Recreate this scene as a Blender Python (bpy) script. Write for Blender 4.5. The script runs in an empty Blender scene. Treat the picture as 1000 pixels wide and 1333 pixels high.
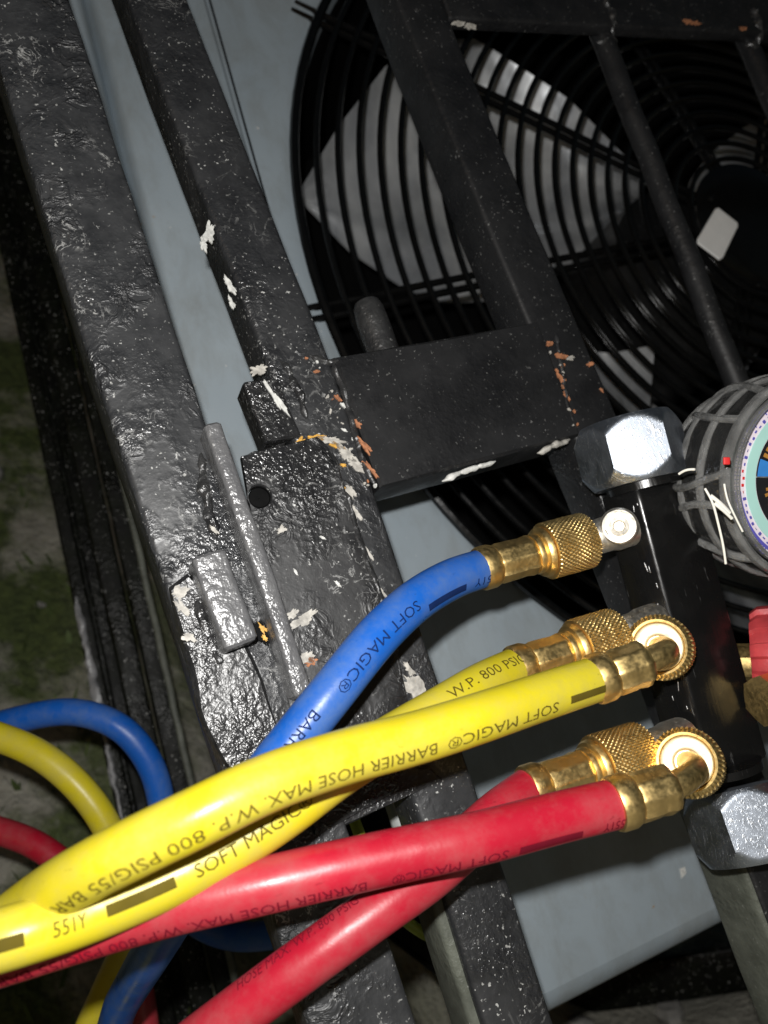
import bpy, bmesh, math, random
import numpy as np
from mathutils import Vector, Matrix, noise

random.seed(7)
SC = bpy.context.scene
COL = SC.collection
R = math.radians

# ------------------------------------------------------------------ camera
CAM_H = 0.31                                   # lens height above the yard
PITCH, ROLL, YAW = R(-10.5), R(-16.1), R(-21.8)
F = Vector((0, math.cos(PITCH), -math.sin(PITCH)))
_u = Vector((0, math.sin(PITCH), math.cos(PITCH)))
_x = Vector((1, 0, 0))
X = math.cos(ROLL) * _x + math.sin(ROLL) * _u
U = -math.sin(ROLL) * _x + math.cos(ROLL) * _u
C0 = Vector((0, 0, CAM_H))
cd = bpy.data.cameras.new('camera')
cam = bpy.data.objects.new('camera', cd)
COL.objects.link(cam)
m = Matrix((X, U, -F)).transposed().to_4x4()
m.translation = C0
cam.matrix_world = m
cd.sensor_width = 36
cd.lens = 27.0
cd.clip_start = 0.01
cd.clip_end = 500
cd.dof.use_dof = True
cd.dof.focus_distance = 0.235
cd.dof.aperture_fstop = 13.0
SC.camera = cam

# ------------------------------------------------------------------ night sky and the one lamp (phone flash)
w = bpy.data.worlds.new('World')
SC.world = w
w.use_nodes = True
nt = w.node_tree
sky = nt.nodes.new('ShaderNodeTexSky')
sky.sky_type = 'NISHITA'
sky.sun_disc = False
sky.sun_elevation = R(4)
sky.sun_rotation = R(200)
nt.links.new(sky.outputs[0], nt.nodes['Background'].inputs[0])
nt.nodes['Background'].inputs[1].default_value = 0.014
fl = bpy.data.lights.new('flash', 'POINT')
fl.energy = 3.9
fl.shadow_soft_size = 0.0035
fl.color = (1.0, 0.985, 0.96)
flo = bpy.data.objects.new('flash', fl)
COL.objects.link(flo)
flo.location = C0 - X * 0.008 + U * 0.021
SC.view_settings.view_transform = 'Standard'
SC.view_settings.look = 'None'
SC.view_settings.exposure = 0.0
SC.view_settings.gamma = 1.0

# ------------------------------------------------------------------ frames
N = Vector((math.sin(YAW), math.cos(YAW), 0))  # into the machine
H = Vector((math.cos(YAW), -math.sin(YAW), 0)) # along its face, to the right
Z = Vector((0, 0, 1))
DC = 0.235                                     # cage plane
DU = 0.33                                      # machine front


def ray(px, py):
    return F + X * float((px - 500) / 1000) + U * float((666.5 - py) / 1000)


def P(px, py, d):
    return C0 + ray(px, py) * d


def W(h, z, D):
    return C0 + H * h + Z * z + N * D


def on(px, py, D):
    d = ray(px, py)
    return C0 + d * (D / d.dot(N))


def hz(px, py, D):
    q = on(px, py, D) - C0
    return q.dot(H), q.z


# ------------------------------------------------------------------ object helpers
def thing(name, label, cat, loc, group=None):
    o = bpy.data.objects.new(name, None)
    COL.objects.link(o)
    o.empty_display_size = 0.02
    o.location = loc
    o['label'] = label
    o['category'] = cat
    if group:
        o['group'] = group
    return o


def world_loc(o):
    v = Vector(o.location)
    while o.parent:
        o = o.parent
        v = v + Vector(o.location)
    return v


def obj(name, verts, faces, mat, parent=None, smooth=True, label=None, kind=None):
    me = bpy.data.meshes.new(name)
    off = world_loc(parent) if parent else Vector((0, 0, 0))
    me.from_pydata([tuple(Vector(v) - off) for v in verts], [], faces)
    me.validate()
    bm = bmesh.new()
    bm.from_mesh(me)
    bmesh.ops.recalc_face_normals(bm, faces=bm.faces)
    bm.to_mesh(me)
    bm.free()
    if smooth:
        me.polygons.foreach_set('use_smooth', [True] * len(me.polygons))
        me.set_sharp_from_angle(angle=R(38)) if hasattr(me, 'set_sharp_from_angle') else None
    me.materials.append(mat)
    o = bpy.data.objects.new(name, me)
    COL.objects.link(o)
    if parent:
        o.parent = parent
    if label:
        o['label'] = label
    if kind:
        o['kind'] = kind
    return o


def merge(*parts):
    V, Fs = [], []
    for v, f in parts:
        k = len(V)
        V += list(v)
        Fs += [tuple(i + k for i in q) for q in f]
    return V, Fs


def loft(rings, cap=True, closed=False):
    """rings: equal-length lists of points"""
    V = [p for r in rings for p in r]
    n = len(rings[0])
    Fs = []
    m_ = len(rings)
    for i in range(m_ if closed else m_ - 1):
        a, b = i * n, ((i + 1) % m_) * n
        for j in range(n):
            k = (j + 1) % n
            Fs.append((a + j, a + k, b + k, b + j))
    if cap and not closed:
        Fs.append(tuple(range(n))[::-1])
        Fs.append(tuple((m_ - 1) * n + j for j in range(n)))
    return V, Fs


def rrect(w_, t_, r, seg=3):
    pts = []
    for cx, cy, a0 in ((w_ / 2 - r, t_ / 2 - r, 0), (-w_ / 2 + r, t_ / 2 - r, 90), (-w_ / 2 + r, -t_ / 2 + r, 180), (w_ / 2 - r, -t_ / 2 + r, 270)):
        for k in range(seg + 1):
            a = R(a0 + 90 * k / seg)
            pts.append((cx + r * math.cos(a), cy + r * math.sin(a)))
    return pts


def wob(p, amp, sc=60):
    return Vector(p) + noise.noise_vector(Vector(p) * sc) * amp


def beam(stations, Df, t_, r=0.002, step=0.006, amp=0.00025):
    """vertical tube standing in the cage plane; stations (z, left h, right h), top to bottom"""
    rings = []
    z0, z1 = stations[0][0], stations[-1][0]
    n = max(2, int(abs(z0 - z1) / step))
    zs = [s[0] for s in stations][::-1]
    for i in range(n + 1):
        z = z0 + (z1 - z0) * i / n
        l = float(np.interp(z, zs, [s[1] for s in stations][::-1]))
        rr = float(np.interp(z, zs, [s[2] for s in stations][::-1]))
        sec = rrect(rr - l, t_, r)
        rings.append([wob(W((l + rr) / 2 + a, z, Df + t_ / 2 + b), amp) for a, b in sec])
    return loft(rings)


def box3(c, ax, ay, az, sx, sy, sz, r=0.001, amp=0.0, ns=6):
    """rounded bar: length sz along az"""
    rings = []
    sec = rrect(sx, sy, r)
    sec2 = rrect(max(sx - 2 * r * .6, 1e-4), max(sy - 2 * r * .6, 1e-4), r * .6)
    cut = [(-.5, sec2, 0)] + [(-.5, sec, r * .6)] + [(-.5 + (k + 1) / ns, sec, 0) for k in range(ns - 1)] + [(.5, sec, -r * .6), (.5, sec2, 0)]
    for f, s, d in cut:
        o = Vector(c) + az * (f * sz + d)
        rings.append([wob(o + ax * a + ay * b, amp) for a, b in s])
    return loft(rings)


def hbox(h0, h1, z0, z1, D0, D1, r=0.001, amp=0.0, ns=6):
    return box3(W((h0 + h1) / 2, (z0 + z1) / 2, (D0 + D1) / 2), Z, N, H, abs(z1 - z0), abs(D1 - D0), abs(h1 - h0), r, amp, ns)


def slab(corners, D0, D1, amp=0.0, r=0.0006):
    """flat plate in cage plane from pixel-traced (h,z) outline, D0 front, D1 back, bevelled rim"""
    n = len(corners)
    cx = sum(c[0] for c in corners) / n
    cz = sum(c[1] for c in corners) / n

    def ins(c, d):
        vx, vz = c[0] - cx, c[1] - cz
        L = math.hypot(vx, vz)
        return cx + vx * (1 - d / L), cz + vz * (1 - d / L)
    pts = []
    for i in range(n):                       # subdivide the edges
        a, b = corners[i], corners[(i + 1) % n]
        k = max(1, int(math.hypot(a[0] - b[0], a[1] - b[1]) / 0.004))
        for j in range(k):
            pts.append((a[0] + (b[0] - a[0]) * j / k, a[1] + (b[1] - a[1]) * j / k))
    rings = []
    for d, D in ((r, D1), (0, D1 - (D1 - D0) * .02), (0, D0 + r), (r, D0)):
        rings.append([wob(W(*ins(c, d), D), amp) for c in pts])
    return loft(rings)


def frames(pts):
    T = []
    for i in range(len(pts)):
        a, b = pts[max(0, i - 1)], pts[min(len(pts) - 1, i + 1)]
        T.append((b - a).normalized())
    nrm = T[0].orthogonal().normalized()
    out = []
    for t in T:
        nrm = (nrm - t * nrm.dot(t)).normalized()
        out.append((t, nrm, t.cross(nrm)))
    return out


def tube(pts, rad, seg=12, cap=True):
    fr = frames(pts)
    rings = []
    for i, p in enumerate(pts):
        r = rad(i / max(1, len(pts) - 1)) if callable(rad) else rad
        t, a, b = fr[i]
        rings.append([p + a * (r * math.cos(2 * math.pi * k / seg)) + b * (r * math.sin(2 * math.pi * k / seg)) for k in range(seg)])
    return loft(rings, cap)


def spline(ctrl, step=0.002):
    """Catmull-Rom (centripetal) through control points, resampled evenly"""
    c = [Vector(p) for p in ctrl]
    c = [c[0] * 2 - c[1]] + c + [c[-1] * 2 - c[-2]]
    raw = []
    for i in range(1, len(c) - 2):
        p0, p1, p2, p3 = c[i - 1:i + 3]
        t0 = 0
        t1 = t0 + max(1e-6, (p1 - p0).length) ** .5
        t2 = t1 + max(1e-6, (p2 - p1).length) ** .5
        t3 = t2 + max(1e-6, (p3 - p2).length) ** .5
        for k in range(16):
            t = t1 + (t2 - t1) * k / 16
            A1 = p0 * ((t1 - t) / (t1 - t0)) + p1 * ((t - t0) / (t1 - t0))
            A2 = p1 * ((t2 - t) / (t2 - t1)) + p2 * ((t - t1) / (t2 - t1))
            A3 = p2 * ((t3 - t) / (t3 - t2)) + p3 * ((t - t2) / (t3 - t2))
            B1 = A1 * ((t2 - t) / (t2 - t0)) + A2 * ((t - t0) / (t2 - t0))
            B2 = A2 * ((t3 - t) / (t3 - t1)) + A3 * ((t - t1) / (t3 - t1))
            raw.append(B1 * ((t2 - t) / (t2 - t1)) + B2 * ((t - t1) / (t2 - t1)))
    raw.append(c[-2])
    s = [0.0]
    for a, b in zip(raw, raw[1:]):
        s.append(s[-1] + (b - a).length)
    n = int(s[-1] / step)
    q = np.linspace(0, s[-1], n + 1)
    arr = np.array(raw)
    out = np.stack([np.interp(q, s, arr[:, k]) for k in range(3)], 1)
    for _ in range(3):
        out[1:-1] = (out[:-2] + 2 * out[1:-1] + out[2:]) / 4
    return [Vector(v) for v in out]


def revolve(c, axis, profile, seg=48, rf=None, cap=True, up=None):
    """profile [(s, r)] along axis from c; rf(theta, s, r, i) may reshape the radius"""
    axis = axis.normalized()
    a = (up - axis * up.dot(axis)).normalized() if up is not None else axis.orthogonal().normalized()
    b = axis.cross(a)
    rings = []
    for i, (s, r) in enumerate(profile):
        ring = []
        for k in range(seg):
            th = 2 * math.pi * k / seg
            rr = rf(th, s, r, i) if rf else r
            ring.append(c + axis * s + (a * math.cos(th) + b * math.sin(th)) * rr)
        rings.append(ring)
    return loft(rings, cap)


# ------------------------------------------------------------------ materials
def new_mat(name):
    m_ = bpy.data.materials.new(name)
    m_.use_nodes = True
    t = m_.node_tree
    return m_, t, t.nodes['Principled BSDF']


class NB:
    """tiny node builder"""
    def __init__(s, t):
        s.t = t
        s.co = t.nodes.new('ShaderNodeTexCoord').outputs['Object']

    def link(s, a, b):
        s.t.links.new(a, b)

    def noise(s, scale, detail=2, rough=.5, dist=0.0, vec=None):
        n = s.t.nodes.new('ShaderNodeTexNoise')
        n.inputs['Scale'].default_value = scale
        n.inputs['Detail'].default_value = detail
        n.inputs['Roughness'].default_value = rough
        n.inputs['Distortion'].default_value = dist
        s.link(vec or s.co, n.inputs['Vector'])
        return n.outputs['Fac']

    def voro(s, scale, feature='F1', vec=None):
        n = s.t.nodes.new('ShaderNodeTexVoronoi')
        n.feature = feature
        n.inputs['Scale'].default_value = scale
        s.link(vec or s.co, n.inputs['Vector'])
        return n.outputs['Distance']

    def math(s, op, a, b=None, c=None, clamp=False):
        n = s.t.nodes.new('ShaderNodeMath')
        n.operation = op
        n.use_clamp = clamp
        for i, v in enumerate((a, b, c)):
            if v is None:
                continue
            if isinstance(v, (int, float)):
                n.inputs[i].default_value = v
            else:
                s.link(v, n.inputs[i])
        return n.outputs[0]

    def ramp(s, v, lo, hi, a=0.0, b=1.0):
        n = s.t.nodes.new('ShaderNodeMapRange')
        n.inputs[1].default_value = lo
        n.inputs[2].default_value = hi
        n.inputs[3].default_value = a
        n.inputs[4].default_value = b
        s.link(v, n.inputs[0])
        return n.outputs[0]

    def mix(s, f, a, b):
        n = s.t.nodes.new('ShaderNodeMix')
        n.data_type = 'RGBA'
        if isinstance(f, (int, float)):
            n.inputs[0].default_value = f
        else:
            s.link(f, n.inputs[0])
        for i, v in ((6, a), (7, b)):
            if isinstance(v, tuple):
                n.inputs[i].default_value = (*v, 1)
            else:
                s.link(v, n.inputs[i])
        return n.outputs[2]

    def bump(s, h, dist, strength=1.0, normal=None):
        n = s.t.nodes.new('ShaderNodeBump')
        n.inputs['Strength'].default_value = strength
        n.inputs['Distance'].default_value = dist
        s.link(h, n.inputs['Height'])
        if normal:
            s.link(normal, n.inputs['Normal'])
        return n.outputs['Normal']

    def scaled(s, sx, sy, sz):
        n = s.t.nodes.new('ShaderNodeMapping')
        n.inputs['Scale'].default_value = (sx, sy, sz)
        s.link(s.co, n.inputs['Vector'])
        return n.outputs[0]


def paint(name, base, rough=(.4, .55), speck=.0, wrinkle=0.0, grain=1.0, dust=(.10, .10, .095), dustamt=.25, lumps=0.0, coat=.7):
    """hand-brushed enamel on steel: glossy lumpy skin that glints, wrinkles, dust, and pale specks painted in for splatter and glints"""
    m_, t, b = new_mat(name)
    n = NB(t)
    big = n.noise(32, 3)
    spots = n.math('MULTIPLY', n.ramp(n.noise(900, 1), .66, .72), n.ramp(big, .40, .60, .3, 1))
    spots = n.math('MULTIPLY', spots, n.ramp(n.noise(260, 2), .46, .58))
    spots = n.math('MULTIPLY', spots, speck)  # pale specks in the colour: splatter, plus painted glints
    col = n.mix(n.ramp(n.noise(80, 6, .68), .35, .75, 0, dustamt), base, dust)
    col = n.mix(spots, col, (.50, .50, .48))
    if wrinkle:                                # thin pale veins mixed into the colour, broken up by noise
        qv = n.noise(105, 5, .6, 1.0)
        vein = n.ramp(n.math('ABSOLUTE', n.math('SUBTRACT', qv, .5)), .006, .022, 1, 0)
        vein = n.math('MULTIPLY', vein, n.ramp(n.noise(34, 3, .6), .53, .62))
        vein = n.math('MULTIPLY', vein, n.ramp(n.noise(420, 2), .42, .56))
        col = n.mix(n.math('MULTIPLY', vein, .9 * wrinkle), col, (.36, .36, .35))
    n.link(col, b.inputs['Base Color'])
    patch = n.ramp(n.noise(30, 4, .62), .46, .62, 0, 1)
    n.link(n.ramp(patch, 0, 1, rough[1], rough[0]), b.inputs['Roughness'])
    nm = n.bump(n.noise(120, 4, .6), .0003 * grain)
    g_ = n.math('MULTIPLY', n.math('POWER', n.noise(590, 2, .55), 1.5), n.ramp(patch, 0, 1, .06, 1))
    nm = n.bump(g_, .0010 * grain, 1, nm)
    if wrinkle:
        q = n.noise(120, 4, .55, .8)
        rid = n.ramp(n.math('ABSOLUTE', n.math('SUBTRACT', q, .5)), 0.0, .11, 1, 0)
        mask = n.ramp(n.noise(38, 2), .50, .58)
        wr = n.math('MULTIPLY', rid, mask)
        nm = n.bump(wr, .00055 * wrinkle, 1, nm)
    if lumps:
        nm = n.bump(n.noise(260, 3, .6), .0022 * lumps, 1, nm)
    n.link(nm, b.inputs['Normal'])
    b.inputs['Specular IOR Level'].default_value = .35 + .5 * coat
    return m_


def simple(name, col, rough=.5, metal=0.0, var=.15, scale=120, bump=0.0, bscale=400, spec=.5, detail=4, **kw):
    m_, t, b = new_mat(name)
    n = NB(t)
    d = tuple(c * (1 - var) for c in col)
    l = tuple(min(1, c * (1 + var)) for c in col)
    n.link(n.mix(n.ramp(n.noise(scale, detail), .3, .7), d, l), b.inputs['Base Color'])
    n.link(n.ramp(n.noise(scale * 1.7, 3), .3, .7, rough * .8, min(1, rough * 1.2)), b.inputs['Roughness'])
    b.inputs['Metallic'].default_value = metal
    b.inputs['Specular IOR Level'].default_value = spec
    if bump:
        n.link(n.bump(n.noise(bscale, 3), bump), b.inputs['Normal'])
    for k, v in kw.items():
        b.inputs[k].default_value = v
    return m_


M = {}
M['door'] = paint('door_paint', (.020, .021, .023), (.24, .46), 1.0, 1.0, .9, dust=(.056, .057, .059), dustamt=.9)
M['post'] = paint('post_paint', (.015, .0155, .017), (.22, .48), 1.0, .4, .75, dust=(.042, .043, .045), dustamt=.8)
M['smooth'] = paint('smooth_paint', (.009, .0092, .010), (.30, .50), .28, 0, .4, dust=(.022, .022, .023), dustamt=.7, coat=.3)
M['plate'] = paint('plate_paint', (.013, .013, .014), (.24, .48), 1.0, .6, .8, dust=(.036, .036, .036), dustamt=.7)
M['lug'] = paint('lug_paint', (.10, .10, .104), (.22, .32), .6, .0, .9, dust=(.15, .15, .15), dustamt=.8, lumps=.4, coat=1.0)
M['weld'] = paint('weld_paint', (.016, .016, .017), (.26, .42), .6, .0, .8, lumps=.25, coat=.7)
M['old'] = paint('old_paint', (.003, .003, .0026), (.26, .50), .9, .0, .6, dust=(.008, .010, .005), dustamt=.8, lumps=.0, coat=-.45)
M['glint'] = paint('painted_glint', (.20, .20, .205), (.22, .34), 1.0, .0, 1.2, dust=(.42, .42, .43), dustamt=1.0, lumps=.5, coat=1.0)  # pale grey that paints a highlight onto a black bar
M['rust'] = simple('rust', (.36, .15, .07), .75, 0, .45, 600, .0002, 900)
M['filler'] = simple('filler', (.42, .40, .36), .6, 0, .35, 500, .0003, 700)
M['ochre'] = simple('ochre_primer', (.62, .34, .06), .6, 0, .35, 700, .0002, 900)
M['whitechip'] = simple('white_chip', (.6, .6, .57), .5, 0, .25, 700, .0002, 900)
M['bare'] = simple('bare_steel', (.5, .5, .5), .35, .8, .3, 500, .0002, 900)
M['black_in'] = simple('hole_shade_black', (.004, .004, .004), .8, spec=.1)
M['guard'] = simple('guard_wire', (.004, .004, .004), .20, 0, .2, 200, .00004, 500)
M['motor'] = paint('motor_black', (.006, .006, .006), (.35, .5), .2, 0, .5, dust=(.012, .012, .012), dustamt=.4, coat=.5)
M['sticker'] = simple('sticker', (.92, .92, .90), .45, 0, .04)
M['black_rub'] = simple('black_rubber', (.012, .012, .012), .5)
M['nickel'] = simple('nickel', (.80, .76, .68), .45, 1, .12, 500, .00005, 900)
M['brass'] = simple('brass', (.92, .67, .28), .40, 1, .05, 500, .00001, 700)
M['brass_face'] = simple('brass_face', (.86, .76, .54), .60, 1, .08, 400, .00002, 900)
M['bodyblk'] = None
M['pink'] = simple('dial_pink', (.78, .69, .75), .5, 0, .03)
M['aqua'] = simple('dial_aqua', (.42, .70, .64), .5, 0, .03)
M['indigo'] = simple('dial_indigo', (.10, .09, .42), .5, 0, .05)
M['dialblk'] = simple('dial_black', (.012, .012, .014), .45)
M['orange'] = simple('dial_orange', (.42, .20, .04), .5)
M['cyan'] = simple('dial_blue', (.04, .22, .60), .45)
M['redspot'] = simple('dial_red', (.6, .02, .02), .5)
M['redplastic'] = simple('red_plastic', (.42, .045, .05), .4, 0, .25, 160, .0001, 500)
M['boot'] = simple('clear_boot', (.10, .10, .098), .05, 0, .3, 150, .0012, 150, spec=.8, **{'Transmission Weight': .8, 'IOR': 1.4})
M['bootrib'] = simple('boot_rib', (.42, .42, .41), .05, 0, .3, 150, .0008, 220, spec=.9, **{'Transmission Weight': .7, 'IOR': 1.4})
M['thread'] = simple('white_thread', (.78, .76, .68), .6, 0, .08)


def hose_mat(name, col, dust, amt):
    """smooth rubber jacket with handling grime, dull rubs and fine scratches"""
    m_, t, b = new_mat(name)
    n = NB(t)
    a = n.ramp(n.noise(48, 7, .74), .42, .72, 0, amt)
    base = n.mix(n.ramp(n.noise(25, 3), .3, .7), tuple(c * .9 for c in col), tuple(min(1, c * 1.06) for c in col))
    c1 = n.mix(a, base, dust)
    sc = n.math('MULTIPLY', n.ramp(n.noise(900, 2, .5, 0, n.scaled(.25, 1, 1)), .66, .74), n.ramp(n.noise(60, 2), .5, .62, 0, .5))
    n.link(n.mix(sc, c1, tuple(c * .45 for c in col)), b.inputs['Base Color'])
    n.link(n.ramp(n.noise(70, 5, .65), .3, .7, .27, .5), b.inputs['Roughness'])
    nm = n.bump(n.noise(45, 3), .0005)
    n.link(n.bump(n.noise(1100, 2), .00003, 1, nm), b.inputs['Normal'])
    b.inputs['Specular IOR Level'].default_value = .45
    return m_


M['jblue'] = hose_mat('hose_blue', (.008, .10, .45), (.14, .20, .30), .6)
M['jyellow'] = hose_mat('hose_yellow', (.60, .50, .016), (.42, .36, .12), .55)
M['jred'] = hose_mat('hose_red', (.40, .009, .026), (.34, .10, .10), .6)
M['pblue'] = simple('print_navy', (.006, .02, .09), .9, spec=.1)
M['pyellow'] = simple('print_olive', (.10, .075, .01), .9, spec=.1)
M['pred'] = simple('print_maroon', (.16, .006, .018), .9, spec=.1)
M['grass'] = simple('moss_blade', (.075, .11, .028), .7, 0, .5, 40)
M['stone'] = simple('stone', (.30, .29, .27), .8, 0, .3, 60, .001, 200)


def body_black():
    m_, t, b = new_mat('anodised_black')
    n = NB(t)
    st = n.noise(700, 4, .6, 0, n.scaled(1, 1, .06))
    sc = n.math('MULTIPLY', n.ramp(st, .66, .74), n.ramp(n.noise(90, 3), .5, .65))
    n.link(n.mix(sc, (.006, .006, .006), (.16, .16, .16)), b.inputs['Base Color'])
    n.link(n.ramp(n.noise(120, 4), .3, .7, .14, .34), b.inputs['Roughness'])
    n.link(n.bump(st, .00012), b.inputs['Normal'])
    return m_


M['bodyblk'] = body_black()


def machine_paint():
    m_, t, b = new_mat('machine_grey')
    n = NB(t)
    base = n.mix(n.ramp(n.noise(9, 4, .6), .3, .7), (.31, .365, .405), (.375, .43, .465))
    dirt = n.ramp(n.noise(55, 6, .72, .4, n.scaled(1, 1, .5)), .44, .76, 0, .7)
    col = n.mix(dirt, base, (.24, .255, .25))
    rust = n.math('MULTIPLY', n.ramp(n.noise(160, 3, .6), .70, .76), n.ramp(n.noise(14, 2), .58, .68))
    col = n.mix(rust, col, (.36, .22, .08))
    fl_ = n.ramp(n.noise(420, 1), .79, .82)
    col = n.mix(fl_, col, (.6, .6, .58))
    n.link(col, b.inputs['Base Color'])
    n.link(n.ramp(n.noise(30, 3), .3, .7, .32, .5), b.inputs['Roughness'])
    n.link(n.bump(n.noise(900, 2), .00003), b.inputs['Normal'])
    return m_


def blade_mat():
    m_, t, b = new_mat('fan_blade')
    n = NB(t)
    st = n.noise(30, 3, .5, .5, n.scaled(1, 1, .3))
    grime = n.ramp(n.noise(18, 5, .65), .42, .70, 0, .75)
    col = n.mix(n.ramp(st, .35, .65), (.50, .52, .55), (.74, .75, .75))
    col = n.mix(grime, col, (.26, .27, .28))
    n.link(col, b.inputs['Base Color'])
    n.link(n.ramp(st, .3, .7, .24, .42), b.inputs['Roughness'])
    b.inputs['Metallic'].default_value = .45
    n.link(n.bump(n.noise(26, 2), .0035), b.inputs['Normal'])
    return m_


def scratch_chrome():
    m_, t, b = new_mat('scuffed_chrome')
    n = NB(t)
    s1 = n.noise(2600, 3, .6, 0, n.scaled(1, .10, .4))
    s2 = n.noise(2600, 3, .6, 0, n.scaled(.3, 1, .08))
    h = n.math('MAXIMUM', n.ramp(s1, .58, .70), n.ramp(s2, .58, .70))
    n.link(n.mix(h, (.40, .44, .50), (.62, .64, .66)), b.inputs['Base Color'])
    b.inputs['Metallic'].default_value = 1
    n.link(n.ramp(n.noise(220, 3), .3, .7, .36, .46), b.inputs['Roughness'])
    n.link(n.bump(h, .00004), b.inputs['Normal'])
    return m_


def ground_mat():
    m_, t, b = new_mat('yard_ground')
    n = NB(t)
    a = n.noise(11, 6, .65)
    conc = n.mix(n.ramp(n.noise(45, 6, .7), .3, .7), (.34, .32, .265), (.54, .52, .44))
    moss = n.mix(n.ramp(n.noise(120, 5, .7), .35, .65), (.06, .08, .028), (.13, .17, .05))
    geo = t.nodes.new('ShaderNodeSeparateXYZ')
    n.link(n.co, geo.inputs[0])
    leftness = n.ramp(geo.outputs[0], .05, -.28)
    f = n.math('MULTIPLY', n.ramp(a, .40, .54), leftness)
    col = n.mix(f, conc, moss)
    n.link(col, b.inputs['Base Color'])
    b.inputs['Roughness'].default_value = .85
    nm = n.bump(n.noise(160, 6, .7), .004)
    nm = n.bump(n.noise(20, 4, .6), .02, .6, nm)
    n.link(nm, b.inputs['Normal'])
    return m_


def post_dusty_lit():
    return paint('dusty_lit_paint', (.065, .07, .056), (.5, .65), .3, 0, .5, dust=(.15, .16, .13), dustamt=.9, coat=.1)  # dust colour made paler so the lower post sides look lit


M['machine'] = machine_paint()
M['blade'] = blade_mat()
M['chrome'] = scratch_chrome()
M['ground'] = ground_mat()
M['dusty_lit'] = post_dusty_lit()


# ------------------------------------------------------------------ the ground and the mossy bank
def ground_z(x, y):
    sd = .53 * -x + .85 * y - .50
    k = max(0.0, sd)
    bank = 2.5 * k if k < .6 else 1.5 + .35 * (1 - math.exp(-(k - .6) * 1.5))
    fade = max(0.0, min(1.0, (-x + .12) / .35))
    return (bank * fade) + noise.noise(Vector((x * 9, y * 9, 0))) * .012 + noise.noise(Vector((x * 30, y * 30, 3))) * .006


def axis_pts(lo, hi, fine_lo, fine_hi, step):
    a = list(np.arange(fine_lo, fine_hi + 1e-6, step))
    left, right = [], []
    d = step
    v = fine_lo
    while v > lo:
        d *= 1.35
        v -= d
        left.append(max(v, lo))
    d = step
    v = fine_hi
    while v < hi:
        d *= 1.35
        v += d
        right.append(min(v, hi))
    return left[::-1] + a + right


gx = axis_pts(-60, 60, -1.3, .9, .02)
gy = axis_pts(-60, 60, .1, 1.7, .02)
gv = [(x, y, ground_z(x, y)) for y in gy for x in gx]
nx = len(gx)
gf = [(j * nx + i, j * nx + i + 1, (j + 1) * nx + i + 1, (j + 1) * nx + i) for j in range(len(gy) - 1) for i in range(nx - 1)]
g = obj('ground', gv, gf, M['ground'])
g['kind'] = 'structure'

# moss tufts on the bank
mv, mf = [], []
for i in range(9000):
    x = random.uniform(-1.15, .05)
    y = random.uniform(.25, 1.35)
    if noise.noise(Vector((x * 6, y * 6, 9))) < -.02 + max(0, x + .2) * 2:
        continue
    z = ground_z(x, y)
    a = random.uniform(0, 6.28)
    l = random.uniform(.006, .022)
    wd = random.uniform(.001, .0025)
    b0 = Vector((x, y, z - .002))
    side = Vector((math.cos(a), math.sin(a), 0))
    lean = Vector((random.uniform(-1, 1), random.uniform(-1.2, .5), random.uniform(.5, 1.3))).normalized()
    k = len(mv)
    mv += [b0 - side * wd, b0 + side * wd, b0 + lean * l * .6 + side * wd * .8, b0 + lean * l, b0 + lean * l * .6 - side * wd * .8]
    mf += [(k, k + 1, k + 2, k + 3, k + 4)]
mo = obj('moss', mv, mf, M['grass'], smooth=False)
mo['kind'] = 'stuff'
mo['label'] = 'short green moss and grass on the earth bank at the left'
mo['category'] = 'moss'
# loose stones
sv, sf = [], []
for i in range(130):
    x = random.uniform(-.9, .25)
    y = random.uniform(.35, 1.1)
    r_ = random.uniform(.004, .02)
    c = Vector((x, y, ground_z(x, y) + r_ * .2))
    vv, ff = revolve(c - Z * r_ * .6, Z, [(r_ * .6 * (1 - math.cos(math.pi * k / 5)), max(.0002, r_ * math.sin(math.pi * k / 5))) for k in range(6)], 9)
    vv = [c + (v - c) * (1 + .45 * noise.noise((v + Vector((i, 0, 0))) * (1.2 / r_))) for v in vv]
    sv, sf = merge((sv, sf), (vv, ff))
so = obj('gravel', sv, sf, M['stone'])
so['kind'] = 'stuff'
so['label'] = 'loose grey stones scattered over the dark yard ground'
so['category'] = 'gravel'

# ------------------------------------------------------------------ the machine with its fan
FC = (.4194, .1915)
FR = .2905
ac = thing('air_conditioner', 'grey painted outdoor air conditioning unit with a big round fan guard', 'air conditioner', W(.45, -.157, .48))


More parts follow.
